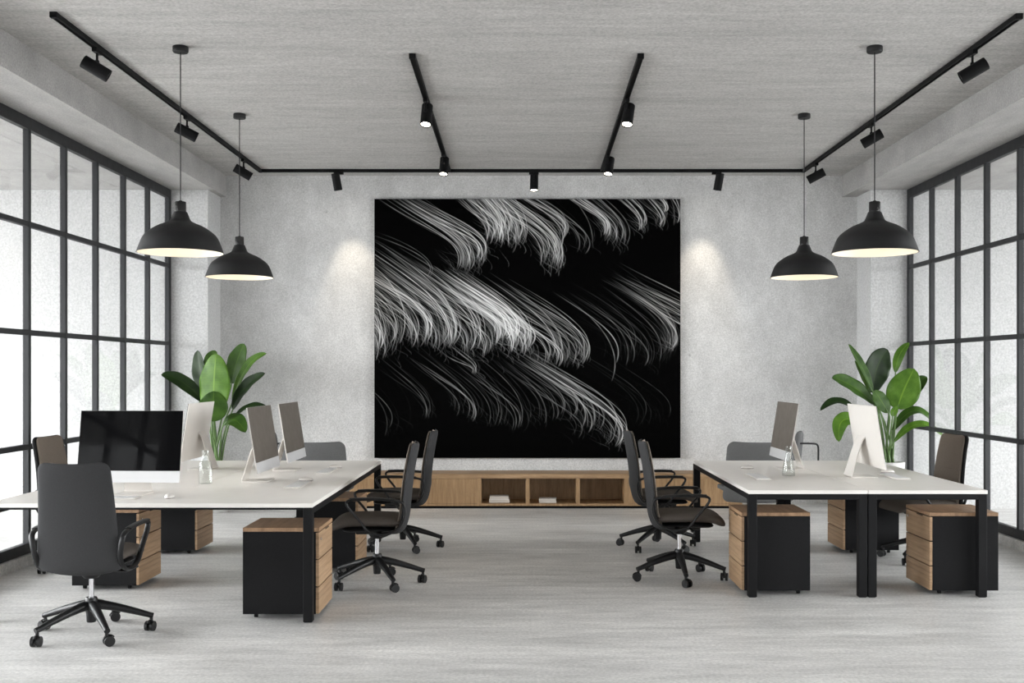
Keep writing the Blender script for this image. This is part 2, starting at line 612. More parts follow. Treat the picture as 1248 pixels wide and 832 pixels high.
    # ---- right, middle
    for s, q, it in (((530, 275), (722, 490), .75), ((550, 280), (708, 545), .35), ((580, 280), (770, 490), .2), ((600, 280), (750, 500), .15)):
        stroke(s, q, 33, 112, it, .6, .4)
    bundle(560, 270, 760, 470, 18, 60, (36, 16), 0.0594, 33, 105)
    bundle(640, 230, 850, 480, 30, 60, (36, 20), 0.0792, 33, 106)
    bundle(670, 225, 885, 452, 9, 12, (6, 5), 0.594, 31, 112, wid=.65)
    bundle(690, 235, 880, 440, 14, 26, (16, 10), 0.198, 31, 108)
    bundle(700, 215, 990, 420, 26, 26, (22, 12), 0.277, 30, 70)
    bundle(735, 240, 1010, 440, 10, 12, (10, 10), 0.627, 32, 70)
    # ---- lower right sweep
    bundle(380, 425, 728, 735, 12, 18, (9, 9), 0.495, 35, 112)
    bundle(400, 440, 700, 720, 14, 24, (18, 14), 0.277, 36, 110)
    bundle(380, 440, 640, 690, 22, 36, (26, 18), 0.211, 37, 106)
    bundle(350, 440, 540, 655, 18, 34, (34, 14), 0.158, 38, 106)
    bundle(440, 470, 600, 650, 14, 30, (24, 16), 0.119, 38, 106)
    bundle(560, 470, 780, 670, 8, 50, (30, 18), 0.0396, 35, 108)
    bundle(660, 480, 850, 660, 5, 40, (24, 14), 0.033, 35, 108)
    # ---- lower left, faint
    bundle(110, 440, 300, 655, 9, 30, (16, 10), 0.198, 36, 108)
    bundle(90, 440, 250, 630, 8, 30, (16, 10), 0.119, 38, 104)
    bundle(-90, 450, 60, 690, 6, 44, (24, 14), 0.0924, 40, 112)
    bundle(-10, 470, 150, 655, 8, 30, (14, 8), 0.145, 40, 108)
    bundle(200, 450, 360, 670, 12, 40, (26, 12), 0.132, 38, 106)
    bundle(260, 450, 440, 675, 12, 40, (30, 12), 0.106, 38, 106)
    bundle(200, 430, 300, 520, 8, 20, (10, 8), 0.198, 40, 108)
    bundle(-20, 90, 158, 235, 3, 14, (6, 6), 0.145, 20, 120)
    return 1 - np.exp(-img * .78)

def art_print():
    W, H = 720, 609
    v = streaks(W, H)
    xs = np.linspace(-aw / 2 + .002, aw / 2 - .002, W)
    zs = np.linspace(ah - .002, .002, H)
    X, Z = np.meshgrid(xs, zs)
    co_ = np.stack([X, np.full_like(X, -.0592), Z], -1).reshape(-1, 3)
    i = np.arange((H - 1) * W).reshape(H - 1, W)[:, :-1].ravel()
    faces = np.stack([i, i + W, i + W + 1, i + 1], -1)
    me = bpy.data.meshes.new('print')
    nv, nf = len(co_), len(faces)
    me.vertices.add(nv)
    me.vertices.foreach_set('co', co_.ravel().astype(np.float32))
    me.loops.add(nf * 4)
    me.loops.foreach_set('vertex_index', faces.ravel().astype(np.int32))
    me.polygons.add(nf)
    me.polygons.foreach_set('loop_start', np.arange(0, nf * 4, 4, dtype=np.int32))
    me.update(calc_edges=True)
    at = me.color_attributes.new('ink', 'FLOAT_COLOR', 'POINT')
    g = v.ravel()
    g = .0008 + .86 * g ** 1.1
    c = np.stack([g, g, g * .995, np.ones_like(g)], -1).astype(np.float32)
    at.data.foreach_set('color', c.ravel())
    m, nt, out = new_mat('art_print')
    a = N(nt, 'ShaderNodeAttribute', attribute_name='ink')
    principled(nt, out, a.outputs['Color'], .7, spec=.02)
    me.materials.append(m)
    o = bpy.data.objects.new('print', me)
    COL.objects.link(o)
    o.parent = art
    o['label'] = 'printed face of white light streaks on black'
art_print()

# ------------------------------------------------------------------ ceiling tracks and spotlights
TZ = CEIL
def track(label, p0, p1, caps=(True, True)):
    p0, p1 = Vector(p0), Vector(p1)
    L = (p1 - p0).length
    ang = math.atan2(p1.y - p0.y, p1.x - p0.x)
    t = empty('ceiling_track', (p0.x, p0.y, TZ), ang)
    tag(t, label, 'track light rail', 'black ceiling track rails')
    bm = bmesh.new()
    w, h = .021, .034
    # open-bottomed channel
    box(bm, 0, L, -w, w, -.010, -.0005, .001)
    box(bm, 0, L, -w, -w + .009, -h, -.008, .001)
    box(bm, 0, L, w - .009, w, -h, -.008, .001)
    box(bm, 0, L, -w + .008, w - .008, -.024, -.009)
    link('rail', bm, M['black'], t)
    for k, x in enumerate((0, L)):
        if caps[k]:
            bm = bmesh.new()
            box(bm, x - .016, x + .016, -.024, .024, -.038, -.0005, .003)
            link('end_cap', bm, M['black'], t)
    return t
TL, TR, TY = -3.03, 3.187, 12.2
track('long black ceiling track along the left window side', (TL, 6.86, 0), (TL, TY - .03, 0), (True, False))
track('long black ceiling track along the right window side', (TR, 6.89, 0), (TR, TY - .03, 0), (True, False))
track('black ceiling track running across the room just in front of the back wall', (TL, TY, 0), (TR, TY, 0), (True, True))
track('short black ceiling track above the left half of the black canvas', (-.82, 7.76, 0), (-.87, TY - .03, 0), (True, False))
track('short black ceiling track above the right half of the black canvas', (.84, 7.76, 0), (.88, TY - .03, 0), (True, False))

def spot(label, x, y, aim, lit, along, power=0, size=55, warm=(1, .88, .72), sc=1.0):
    """aim: direction vector of the beam; along: rail angle"""
    z = TZ - .034
    s = empty('track_spotlight', (x, y, z), 0)
    tag(s, label, 'spotlight', 'black cylinder spotlights on the ceiling tracks')
    bm = bmesh.new()
    box(bm, -.055, .055, -.017, .017, -.026, .002, .003, mtx=Matrix.Rotation(along, 4, 'Z'))
    link('adapter', bm, M['black'], s)
    bm = bmesh.new()
    cyl(bm, (0, 0, -.024), (0, 0, -.085), .0085, n=14)
    aim = Vector(aim).normalized()
    piv = Vector((0, 0, -.088))
    lathe(bm, [(0, .015), (.014, .012), (.016, 0), (.014, -.012), (0, -.015)], 14, Matrix.Translation(piv))
    link('stem', bm, M['black'], s)
    bm = bmesh.new()
    R, L = .047 * sc, .195 * sc
    q = aim.to_track_quat('Z', 'Y').to_matrix().to_4x4()
    side = Vector((0, 0, -1)) - aim * Vector((0, 0, -1)).dot(aim)
    if side.length < .2:
        side = Vector((0, -.2, 0)) * 0
    else:
        side = side.normalized() * R * .95
    c0 = piv + side - aim * (L * .42)
    mt = Matrix.Translation(c0) @ q
    lathe(bm, [(0, 0), (R - .004, 0), (R, .004), (R, L), (R - .005, L), (R - .005, L - .016), (0, L - .016)], 32, mt)
    link('lamp_head', bm, M['black'], s, 40)
    bm = bmesh.new()
    lathe(bm, [(0, L - .006), (R * .62, L - .007), (R - .0065, L - .012), (R - .0065, L - .0155), (0, L - .0155)], 28, mt)
    link('lens', bm, M['lens_on'] if lit else M['lens_off'], s, 40)
    if power > 0:
        ld = bpy.data.lights.new('spot_beam', 'SPOT')
        ld.energy = power
        ld.spot_size = math.radians(size)
        ld.spot_blend = .75
        ld.color = warm
        ld.shadow_soft_size = .03
        lo = bpy.data.objects.new('spot_beam', ld)
        COL.objects.link(lo)
        lo.parent = s
        lo.location = c0 + aim * (L + .012)
        lo.rotation_euler = aim.to_track_quat('-Z', 'Y').to_euler()
    return s
H2 = PI / 2
spot('nearest black spotlight on the left window track, tilted toward the room', TL, 7.55, (.86, (.32), -.5), False, H2)
spot('middle black spotlight on the left window track, beside the pendant cord', TL, 9.56, (.88, (.32), -.44), False, H2)
spot('farthest black spotlight on the left window track, near its corner', TL, 11.48, (.86, (.32), -.5), False, H2)
spot('nearest black spotlight on the right window track, tilted toward the room', TR, 7.60, (-.86, (.32), -.5), False, H2)
spot('middle black spotlight on the right window track, beside the pendant cord', TR, 9.82, (-.88, (.32), -.5), False, H2)
spot('farthest black spotlight on the right window track, near its corner', TR, 11.7, (-.88, (.32), -.46), False, H2)
spot('glowing spotlight halfway along the short track left of centre', -.835, 8.95, (-.05, -.38, -1), True, H2, 10, 60)
spot('glowing spotlight at the far end of the short track left of centre', -.86, 11.2, (-.05, -.34, -1), True, H2, 10, 60)
spot('glowing spotlight halfway along the short track right of centre', .855, 8.95, (-.16, -.38, -1), True, H2, 10, 60)
spot('glowing spotlight at the far end of the short track right of centre', .87, 11.2, (-.16, -.34, -1), True, H2, 10, 60)
spot('glowing spotlight on the rear track, centred above the black canvas', .10, TY, (-.02, -.22, -1), True, 0, 10, 60)
spot('dark spotlight on the rear track left of the canvas, turned to the wall', -2.13, TY, (.14, .26, -1), True, 0, 24, 52)
spot('dark spotlight on the rear track right of the canvas, turned to the wall', 2.19, TY, (-.14, .26, -1), True, 0, 24, 52)

# ------------------------------------------------------------------ pendants
def make_pendant(rim):
    p = empty('pendant_lamp')
    bm = bmesh.new()
    lathe(bm, [(0, 0), (.052, 0), (.055, -.004), (.055, -.036), (.050, -.042), (0, -.042)], 32)
    link('ceiling_rose', bm, M['matte'], p, 40)
    top = rim + .223 + .064 + .078 - CEIL
    bm = bmesh.new()
    cyl(bm, (0, 0, -.04), (0, 0, top + .002), .0042, n=8)
    link('cord', bm, M['matte'], p, 60)
    z = rim - CEIL
    bm = bmesh.new()
    lathe(bm, [(0, z + .365), (.012, z + .372), (.012, z + .365), (.036, z + .364), (.039, z + .360), (.0395, z + .29), (0, z + .29)], 32)
    link('socket', bm, M['socket'], p, 40)
    bm = bmesh.new()
    prof = [(.0455, .291), (.052, .276), (.064, .245), (.072, .230), (.086, .220), (.115, .207), (.150, .193), (.185, .173), (.215, .152), (.240, .131),
            (.256, .110), (.268, .086), (.280, .055), (.290, .028), (.297, .004), (.3, 0)]
    outer = [(r, z + h) for r, h in prof]
    lathe(bm, [(.030, z + .291)] + outer, 64)
    inner = [(max(.02, r - .005), z + h - .004) for r, h in prof[:-1]] + [(.296, z)]
    lathe(bm, [(.3, z), (.296, z)], 64)
    lathe(bm, inner, 64, mi=1)
    o = link('shade', bm, None, p, 35, mats=[M['matte'], M['cream']])
    o['label'] = 'black dome shade, cream inside'
    bm = bmesh.new()
    lathe(bm, [(0, z + .075), (.022, z + .08), (.042, z + .10), (.048, z + .125), (.042, z + .15), (.024, z + .18), (.018, z + .20), (.018, z + .285), (0, z + .285)], 24)
    link('bulb', bm, M['bulb'], p, 60)
    return p
def shade_light(root, rim):
    ld = bpy.data.lights.new('pendant_glow', 'POINT')
    ld.energy = 1.3
    ld.color = (1, .88, .74)
    ld.shadow_soft_size = .05
    lo = bpy.data.objects.new('pendant_glow', ld)
    COL.objects.link(lo)
    lo.parent = root
    lo.location = (0, 0, rim - CEIL + .03)
RIM = 2.40
pen = make_pendant(RIM)
for i, (x, y, lab) in enumerate((
        (-2.452, 7.59, 'black dome pendant lamp nearer the camera on the left, before the left window'),
        (-2.565, 9.58, 'farther black dome pendant lamp on the left, overlapped by the nearer one'),
        (2.487, 7.59, 'black dome pendant lamp nearer the camera on the right, before the right window'),
        (2.506, 9.58, 'farther black dome pendant lamp on the right, overlapped by the nearer one'))):
    o = place(pen, i > 0, (x, y, CEIL), .3 * i, lab, 'pendant lamp', 'black dome pendant lamps')
for o in [o for o in COL.objects if o.name.startswith('pendant_lamp')]:
    shade_light(o, RIM)

# ------------------------------------------------------------------ desks
DT, TH = .74, .026
def leg_box(name, x, y, parent, w=.058):
    bm = bmesh.new()
    box(bm, x - w / 2, x + w / 2, y - w / 2, y + w / 2, .004, DT - TH, .003)
    box(bm, x - w / 2 + .006, x + w / 2 - .006, y - w / 2 + .006, y + w / 2 - .006, 0, .006)
    return link(name, bm, M['black'], parent)
def rail_box(x0, x1, y0, y1, parent, h=.04):
    bm = bmesh.new()
    box(bm, x0, x1, y0, y1, DT - TH - h, DT - TH - .0005, .002)
    return link('frame_rail', bm, M['black'], parent)
def top_box(x0, x1, y0, y1, parent):
    bm = bmesh.new()
    box(bm, x0, x1, y0, y1, DT - TH, DT, .0025)
    return link('tabletop', bm, M['top'], parent)

def desk(label, x0, x1, y0, y1, panels, grp, rail_front=.04):
    cx, cy = (x0 + x1) / 2, (y0 + y1) / 2
    t = empty('bench_desk', (cx, cy, 0))
    tag(t, label, 'desk', grp)
    for a, b, c, d in panels:
        top_box(a - cx + .0018, b - cx - .0018, c - cy + .0018, d - cy - .0018, t)
    w = .058
    lx0, lx1, ly0, ly1 = x0 - cx + .004 + w / 2, x1 - cx - .004 - w / 2, y0 - cy + .006 + w / 2, y1 - cy - .006 - w / 2
    for lx in (lx0, lx1):
        for ly in (ly0, ly1):
            leg_box('leg', lx, ly, t, w)
    for ly in (ly0, ly1):
        rail_box(lx0 + w / 2, lx1 - w / 2, ly - w / 2, ly + w / 2, t, rail_front)
    for lx in (lx0, lx1):
        rail_box(lx - w / 2, lx + w / 2, ly0 + w / 2, ly1 - w / 2, t)
    return t
# left workstation: one cross table in front of two long tables
LX0, LX1, LY0, LY1 = -3.35, -1.315, 6.605, 9.78
desk('large white workstation desk of three joined tops on black frame, left side', LX0, LX1, LY0, LY1,
     [(LX0, LX1, LY0, 7.56), (LX0, -2.345, 7.56, LY1), (-2.345, LX1, 7.56, LY1)], None, .014)
RX0, RXM, RX1, RY0, RY1 = 1.535, 2.36, 3.185, 7.337, 9.78
desk('left one of two joined white desks on the right side, beside the aisle chairs', RX0, RXM, RY0, RY1, [(RX0, RXM, RY0, RY1)], 'two joined desks on the right')
desk('right one of two joined white desks on the right side, by the right window', RXM, RX1, RY0, RY1, [(RXM, RX1, RY0, RY1)], 'two joined desks on the right')

# ------------------------------------------------------------------ pedestals (drawers face +X, origin at base centre)
def make_pedestal(w=.48, d=.46, h=.575):
    p = empty('drawer_pedestal')
    x0, x1, y0, y1 = -w / 2, w / 2, -d / 2, d / 2
    zb = .032
    bm = bmesh.new()
    box(bm, x0, x1 - .022, y0, y1, zb, h - .026, .002)
    link('body', bm, M['case'], p)
    bm = bmesh.new()
    box(bm, x0, x1, y0, y1, h - .025, h, .002)
    link('wood_top', bm, M['woodtop'], p)
    n = 3
    hh = (h - .028 - zb) / n
    for k in range(n):
        z0 = zb + k * hh
        bm = bmesh.new()
        box(bm, x1 - .021, x1 - .001, y0 + .0015, y1 - .0015, z0 + .0035, z0 + hh - .0035, .0015)
        dr = link('drawer', bm, M['wood'], p)
        bm = bmesh.new()
        zt = z0 + hh - .004
        box(bm, x1 - .0215, x1 + .0015, -.012 + y1 * .0, .10, zt - .009, zt - .001, .0008)
        if k == n - 1:
            link('finger_pull', bm, M['black'], dr)
        else:
            bm.free()
        if k == n - 1:
            bm = bmesh.new()
            cyl(bm, (x1 - .002, y0 + .05, z0 + hh * .72), (x1 + .005, y0 + .05, z0 + hh * .72), .009, n=18)
            box(bm, x1 + .004, x1 + .0055, y0 + .0485, y0 + .0515, z0 + hh * .72 - .005, z0 + hh * .72 + .005)
            link('lock', bm, M['chrome'], dr)
    for sx in (x0 + .07, x1 - .09):
        for sy in (y0 + .06, y1 - .06):
            bm = bmesh.new()
            cyl(bm, (sx - .010, sy, .0155), (sx + .010, sy, .0155), .0153, n=18)
            cyl(bm, (sx, sy, .02), (sx, sy, zb + .004), .008, n=10)
            link('caster', bm, M['black'], p)
    return p
ped = make_pedestal()
G_PED = 'drawer pedestals under the desks'
for i, (x, y, r, lab) in enumerate((
        (-1.535, 6.935, 0, 'black drawer pedestal with oak top beside the near right leg of the left desk'),
        (-1.535, 8.50, 0, 'black drawer pedestal under the left desk, behind the aisle chair seat'),
        (-2.99, 7.83, 0, 'black drawer pedestal under the left desk, seen behind the near chair arm'),
        (-3.03, 9.31, 0, 'farthest black drawer pedestal under the left desk, oak front turned to the aisle'),
        (1.745, 7.655, PI, 'black drawer pedestal behind the near left leg of the right desks'),
        (3.055, 7.655, PI, 'black drawer pedestal at the right end, poking out past the right desk'),
        (2.95, 9.33, PI, 'farthest black drawer pedestal under the right desks, framed by the middle legs'))):
    place(ped, i > 0, (x, y, 0), r, lab, 'drawer cabinet', G_PED)

# ------------------------------------------------------------------ office chairs (face +Y)
BASE0 = -PI / 2 + .10
def make_chair():
    c = empty('office_chair')
    def back_c(v):
        # spine of the back: from under the seat up
        pts = [(-.10, .385), (-.185, .405), (-.222, .50), (-.235, .62), (-.250, .76), (-.272, .90), (-.300, 1.035)]
        s = v * (len(pts) - 1)
        i = min(int(s), len(pts) - 2)
        f = s - i
        P = [pts[max(0, i - 1)], pts[i], pts[i + 1], pts[min(len(pts) - 1, i + 2)]]
        def cr(a, b, c_, d):
            return .5 * ((2 * b) + (-a + c_) * f + (2 * a - 5 * b + 4 * c_ - d) * f * f + (-a + 3 * b - 3 * c_ + d) * f ** 3)
        return cr(*[q[0] for q in P]), cr(*[q[1] for q in P])
    def back_w(v):
        return .238 - .035 * max(0, v - .3) / .7 - .02 * max(0, .2 - v) / .2
    bm = bmesh.new()
    pad(bm, back_c, back_w, .055, .030, bow=.030, edge=8)
    o = link('backrest', bm, M['shell'], c, 60)
    o['label'] = 'charcoal fabric outer back'
    bm = bmesh.new()
    def cush_c(v):
        y, z = back_c(.17 + v * .82)
        return y + .021, z + .002
    pad(bm, cush_c, lambda v: back_w(.17 + v * .82) - .022, .05, .032, bow=.030, edge=5)
    q = link('back_cushion', bm, M['back'], c, 60)
    q['label'] = 'taupe fabric padding on the front of the back'
    # stitched seam across the padding
    bm = bmesh.new()
    yy, zz = cush_c(.60)
    w = back_w(.66) - .016
    tube(bm, [(u * w, yy + .0145 + .03 * u * u - .010 * abs(u) ** 5, zz) for u in [k / 10 - 1 for k in range(21)]], .002, .002, 6)
    link('seam', bm, M['seat'], q)
    bm = bmesh.new()
    def seat_c(v):
        y = -.215 + v * .535
        z = .470 + .010 * math.sin(v * PI) - .050 * max(0, (v - .78) / .22) ** 2
        return y, z
    pad(bm, lambda v: seat_c(1 - v), lambda v: .235 - .012 * abs(2 * v - 1), .07, .075, edge=5)
    link('seat', bm, M['seat'], c, 60)
    bm = bmesh.new()
    pad(bm, lambda v: (.24 - v * .42, .418 + .0 * v), lambda v: .20 - .03 * v, .08, .034, edge=6)
    box(bm, -.085, .085, -.12, .15, .375, .412, .012)
    lathe(bm, [(0, .335), (.040, .337), (.06, .36), (.07, .392), (0, .392)], 24)
    link('seat_mechanism', bm, M['plastic'], c, 40)
    bm = bmesh.new()
    cyl(bm, (.08, .06, .392), (.20, .075, .388), .006, n=8)
    box(bm, .19, .25, .063, .087, .381, .394, .004)
    link('lever', bm, M['plastic'], c)
    # arms
    for s in (-1, 1):
        P = [(.262, -.205, .632), (.268, -.10, .648), (.272, .10, .652), (.272, .195, .646), (.270, .188, .60), (.262, .10, .50), (.255, .045, .415),
             (.245, -.06, .392), (.238, -.165, .425), (.240, -.212, .50), (.252, -.222, .58)]
        pts = chaikin([(s * x, y, z) for x, y, z in P], 2, True)
        bm = bmesh.new()
        tube(bm, pts, .017, .0095, 12, True, side=(1, 0, 0))
        a = link('armrest', bm, M['plastic'], c, 60)
        bm = bmesh.new()
        tube(bm, chaikin([(s * .235, -.06, .392), (s * .18, -.04, .386), (s * .08, -.02, .39)], 2), .02, .010, 10, side=(0, 1, 0))
        link('arm_bracket', bm, M['plastic'], a, 60)
        bm = bmesh.new()
        top = chaikin([(s * .266, -.15, .649), (s * .270, -.05, .658), (s * .272, .08, .661), (s * .272, .17, .657)], 2)
        tube(bm, top, .021, .0065, 12, side=(1, 0, 0))
        link('arm_pad', bm, M['plastic'], a, 60)
    bm = bmesh.new()
    cyl(bm, (0, 0, .205), (0, 0, .345), .0145, n=20)
    link('gas_lift', bm, M['chrome'], c, 40)
    bm = bmesh.new()
    lathe(bm, [(0, .075), (.024, .075), (.027, .08), (.030, .13), (.036, .15), (.036, .21), (.031, .222), (.0, .222)], 24)
    link('hub', bm, M['plastic'], c, 40)
    R = .335
    for k in range(5):
        a = -PI / 2 + k * 2 * PI / 5 + .10   # BASE0 below, modulo 72 degrees
        bm = bmesh.new()
        d = Vector((math.cos(a), math.sin(a), 0))
        pts = [d * .02 + Vector((0, 0, .178)), d * .10 + Vector((0, 0, .165)), d * .22 + Vector((0, 0, .130)), d * (R - .01) + Vector((0, 0, .094)), d * (R + .012) + Vector((0, 0, .088))]
        pts = chaikin(pts, 1)
        rad = [1.0 - .45 * (p.xy.length / R) for p in pts]
        tube(bm, pts, .032, .030, 10, side=(-d.y, d.x, 0), radii=rad)
        lg = link('base_leg', bm, M['plastic'], c, 50)
        bm = bmesh.new()
        q = d * R
        sw = a + 1.1 + k * .9
        ax = Vector((-math.sin(sw), math.cos(sw), 0))
        fw = Vector((math.cos(sw), math.sin(sw), 0))
        wc = q - fw * .012 + Vector((0, 0, .0295))
        for sd in (-1, 1):
            cyl(bm, wc + ax * (sd * .009), wc + ax * (sd * .026), .0293, n=24)
        cyl(bm, wc - ax * .012, wc + ax * .012, .011, n=12)
        hood = [wc + fw * (.034 * math.cos(t)) + Vector((0, 0, .034 * math.sin(t))) for t in [PI * .05 + PI * .75 * j / 8 for j in range(9)]]
        tube(bm, hood, .009, .004, 8, side=ax)
        cyl(bm, q + Vector((0, 0, .05)), q + Vector((0, 0, .095)), .010, n=12)
        link('caster', bm, M['plastic'], lg, 40)
    return c
chair = make_chair()
G_CH = 'dark office swivel chairs at the desks'
for i, (x, y, r, base, lab) in enumerate((
        (-2.57, 6.32, .03, 18, 'charcoal office chair nearest the camera, its back turned to us, lower left'),
        (-1.085, 7.82, PI / 2 + .05, 9, 'nearer dark office chair on the aisle side of the left desk'),
        (-1.08, 9.42, PI / 2 - .02, 6, 'farther dark office chair on the aisle side of the left desk'),
        (1.16, 8.03, -PI / 2 - .04, 54, 'nearer dark office chair on the aisle side of the right desks'),
        (1.175, 9.42, -PI / 2 + .03, 16, 'farther dark office chair on the aisle side of the right desks'),
        (-3.57, 8.52, -PI / 2 - .12, 27, 'taupe fronted office chair by the left window, half hidden behind the near chair'),
        (3.30, 8.80, PI / 2 + .14, 7, 'taupe fronted office chair by the right window, facing the right desk'))):
    o = place(chair, i > 0, (x, y, 0), r, lab, 'office chair', G_CH)
    for ch in o.children:                       # the star base swivels on its own
        if ch.name.startswith('base_leg'):
            ch.rotation_euler = (0, 0, math.radians(base) - r - BASE0)

# ------------------------------------------------------------------ grey lounge chairs by the back wall (face +Y: back panel toward camera)
def make_lounge(sd):
    """sd: side (+1 / -1) that carries the raised wing and the wire arm"""
    c = empty('lounge_chair')
    W = .385
    bm = bmesh.new()
    def cc(v):
        return (-.30 + .05 * (1 - v) - .05 * v, .19 + v * .635)
    pad(bm, cc, lambda v: W - .035 * v, .07, .075, bow=.05, edge=6)
    link('backrest', bm, M['lounge'], c, 60)
    bm = bmesh.new()
    pad(bm, lambda v: (.30 - v * .55, .395), lambda v: W - .045, .06, .11, edge=6)
    s = link('seat_cushion', bm, M['loungeseat'], c, 60)
    s['label'] = 'pale seat cushion'
    bm = bmesh.new()
    box(bm, -W + .05, W - .05, -.22, .28, .29, .335, .01)
    link('seat_frame', bm, M['lounge'], c)
    t = bmesh.new()
    pad(t, lambda v: (-.06 - .06 * v, .40 + v * .525), lambda v: .16 - .02 * v, .07, .07, edge=5)
    bmesh.ops.transform(t, matrix=Matrix.Translation((sd * (W + .07), -.02, 0)) @ Matrix.Rotation(sd * 1.15, 4, 'Z') @ Matrix.Translation((0, .09, 0)), verts=t.verts)
    link('side_wing', t, M['lounge'], c, 60)
    bm = bmesh.new()
    P = [(sd * (W - .03), -.14, .80), (sd * (W + .20), -.12, .80), (sd * (W + .265), -.11, .79), (sd * (W + .275), -.10, .72), (sd * (W + .285), -.04, .50), (sd * (W + .26), .0, .335), (sd * (W - .10), .0, .315)]
    tube(bm, chaikin(P, 3), .010, .010, 10)
    link('armrest', bm, M['plastic'], c, 60)
    bm = bmesh.new()
    cyl(bm, (0, .03, .29), (0, .03, .02), .03, n=20)
    lathe(bm, [(0, 0), (.25, 0), (.25, .008), (.05, .022), (0, .022)], 40, Matrix.Translation((0, .03, 0)))
    link('pedestal_base', bm, M['plastic'], c, 40)
    return c
G_LO = 'grey lounge chairs near the back wall'
lou = make_lounge(-1)
place(lou, False, (-2.20, 11.32, 0), -.03, 'grey upholstered lounge chair behind the left desk, near the sideboard end', 'armchair', G_LO)
lou = make_lounge(1)
place(lou, False, (2.43, 11.32, 0), .03, 'grey upholstered lounge chair behind the right desks, left of the potted plant', 'armchair', G_LO)

# ------------------------------------------------------------------ sideboard
SY0, SY1, SH = 12.1, 12.56, .392
pxX = lambda px: (px - 640) * SY0 / 1300
S0, S1 = pxX(402), pxX(905)
sb = empty('sideboard', ((S0 + S1) / 2, (SY0 + SY1) / 2, 0))
tag(sb, 'long low oak sideboard under the black canvas with three open compartments', 'sideboard')
ox, oy = (S0 + S1) / 2, (SY0 + SY1) / 2
T = .022
bm = bmesh.new()
box(bm, S0 - ox, S1 - ox, SY0 - oy, SY1 - oy, SH - .052, SH, .003)
link('top_panel', bm, M['boardtop'], sb)
bm = bmesh.new()
box(bm, S0 - ox + .01, S1 - ox - .01, SY0 - oy + .03, SY1 - oy - .01, 0, .03, .001)
link('plinth', bm, M['black'], sb)
bm = bmesh.new()
zb0, zb1 = .03, .056
box(bm, S0 - ox, S1 - ox, SY0 - oy, SY1 - oy, zb0, zb1, .0015)
box(bm, S0 - ox, S1 - ox, SY1 - oy - .012, SY1 - oy, zb1, SH - .052)
cuts = [pxX(q) for q in (402, 464, 525, 584, 643, 704.5, 763.5, 822, 905)]
for k, q in enumerate(cuts):
    a = q - ox - T
    b = q - ox + T
    if k == 0: a, b = q - ox, q - ox + T
    if k == len(cuts) - 1: a, b = q - ox - T, q - ox
    box(bm, a, b, SY0 - oy + (.002 if 3 <= k <= 6 else .022), SY1 - oy - .012, zb1, SH - .052, .001)
link('carcass', bm, M['board'], sb)
for k in (0, 1, 2, 6, 7):
    bm = bmesh.new()
    a = cuts[k] - ox + (.002 if k != 6 else T + .001)
    b = cuts[k + 1] - ox - (.002 if k != 2 else T + .001)
    box(bm, a, b, SY0 - oy + .001, SY0 - oy + .02, zb1 + .002, SH - .054, .0015)
    link('door', bm, M['board'], sb)

def book(label, x, y, z, w, d, h, rot=0):
    b = empty('book', (x, y, z), rot)
    tag(b, label, 'book', 'white books in the sideboard')
    bm = bmesh.new()
    box(bm, -w / 2, w / 2, -d / 2, d / 2, 0, .004, .001)
    box(bm, -w / 2, w / 2, -d / 2, d / 2, h - .004, h, .001)
    box(bm, -w / 2, -w / 2 + .004, -d / 2, d / 2, .003, h - .003, .001)
    link('cover', bm, M['paper'], b)
    bm = bmesh.new()
    box(bm, -w / 2 + .004, w / 2 - .004, -d / 2 + .004, d / 2 - .004, .004, h - .004)
    link('page_block', bm, M['pages'], b)
bx = pxX(608.5)
book('lower white book of the pair lying in the left open compartment', bx, 12.28, zb1, .235, .17, .038)
book('upper white book of the pair lying in the left open compartment', bx - .006, 12.275, zb1 + .0385, .215, .16, .034, .06)
book('single white book lying in the middle open compartment of the sideboard', pxX(668), 12.26, zb1, .20, .15, .046, -.03)

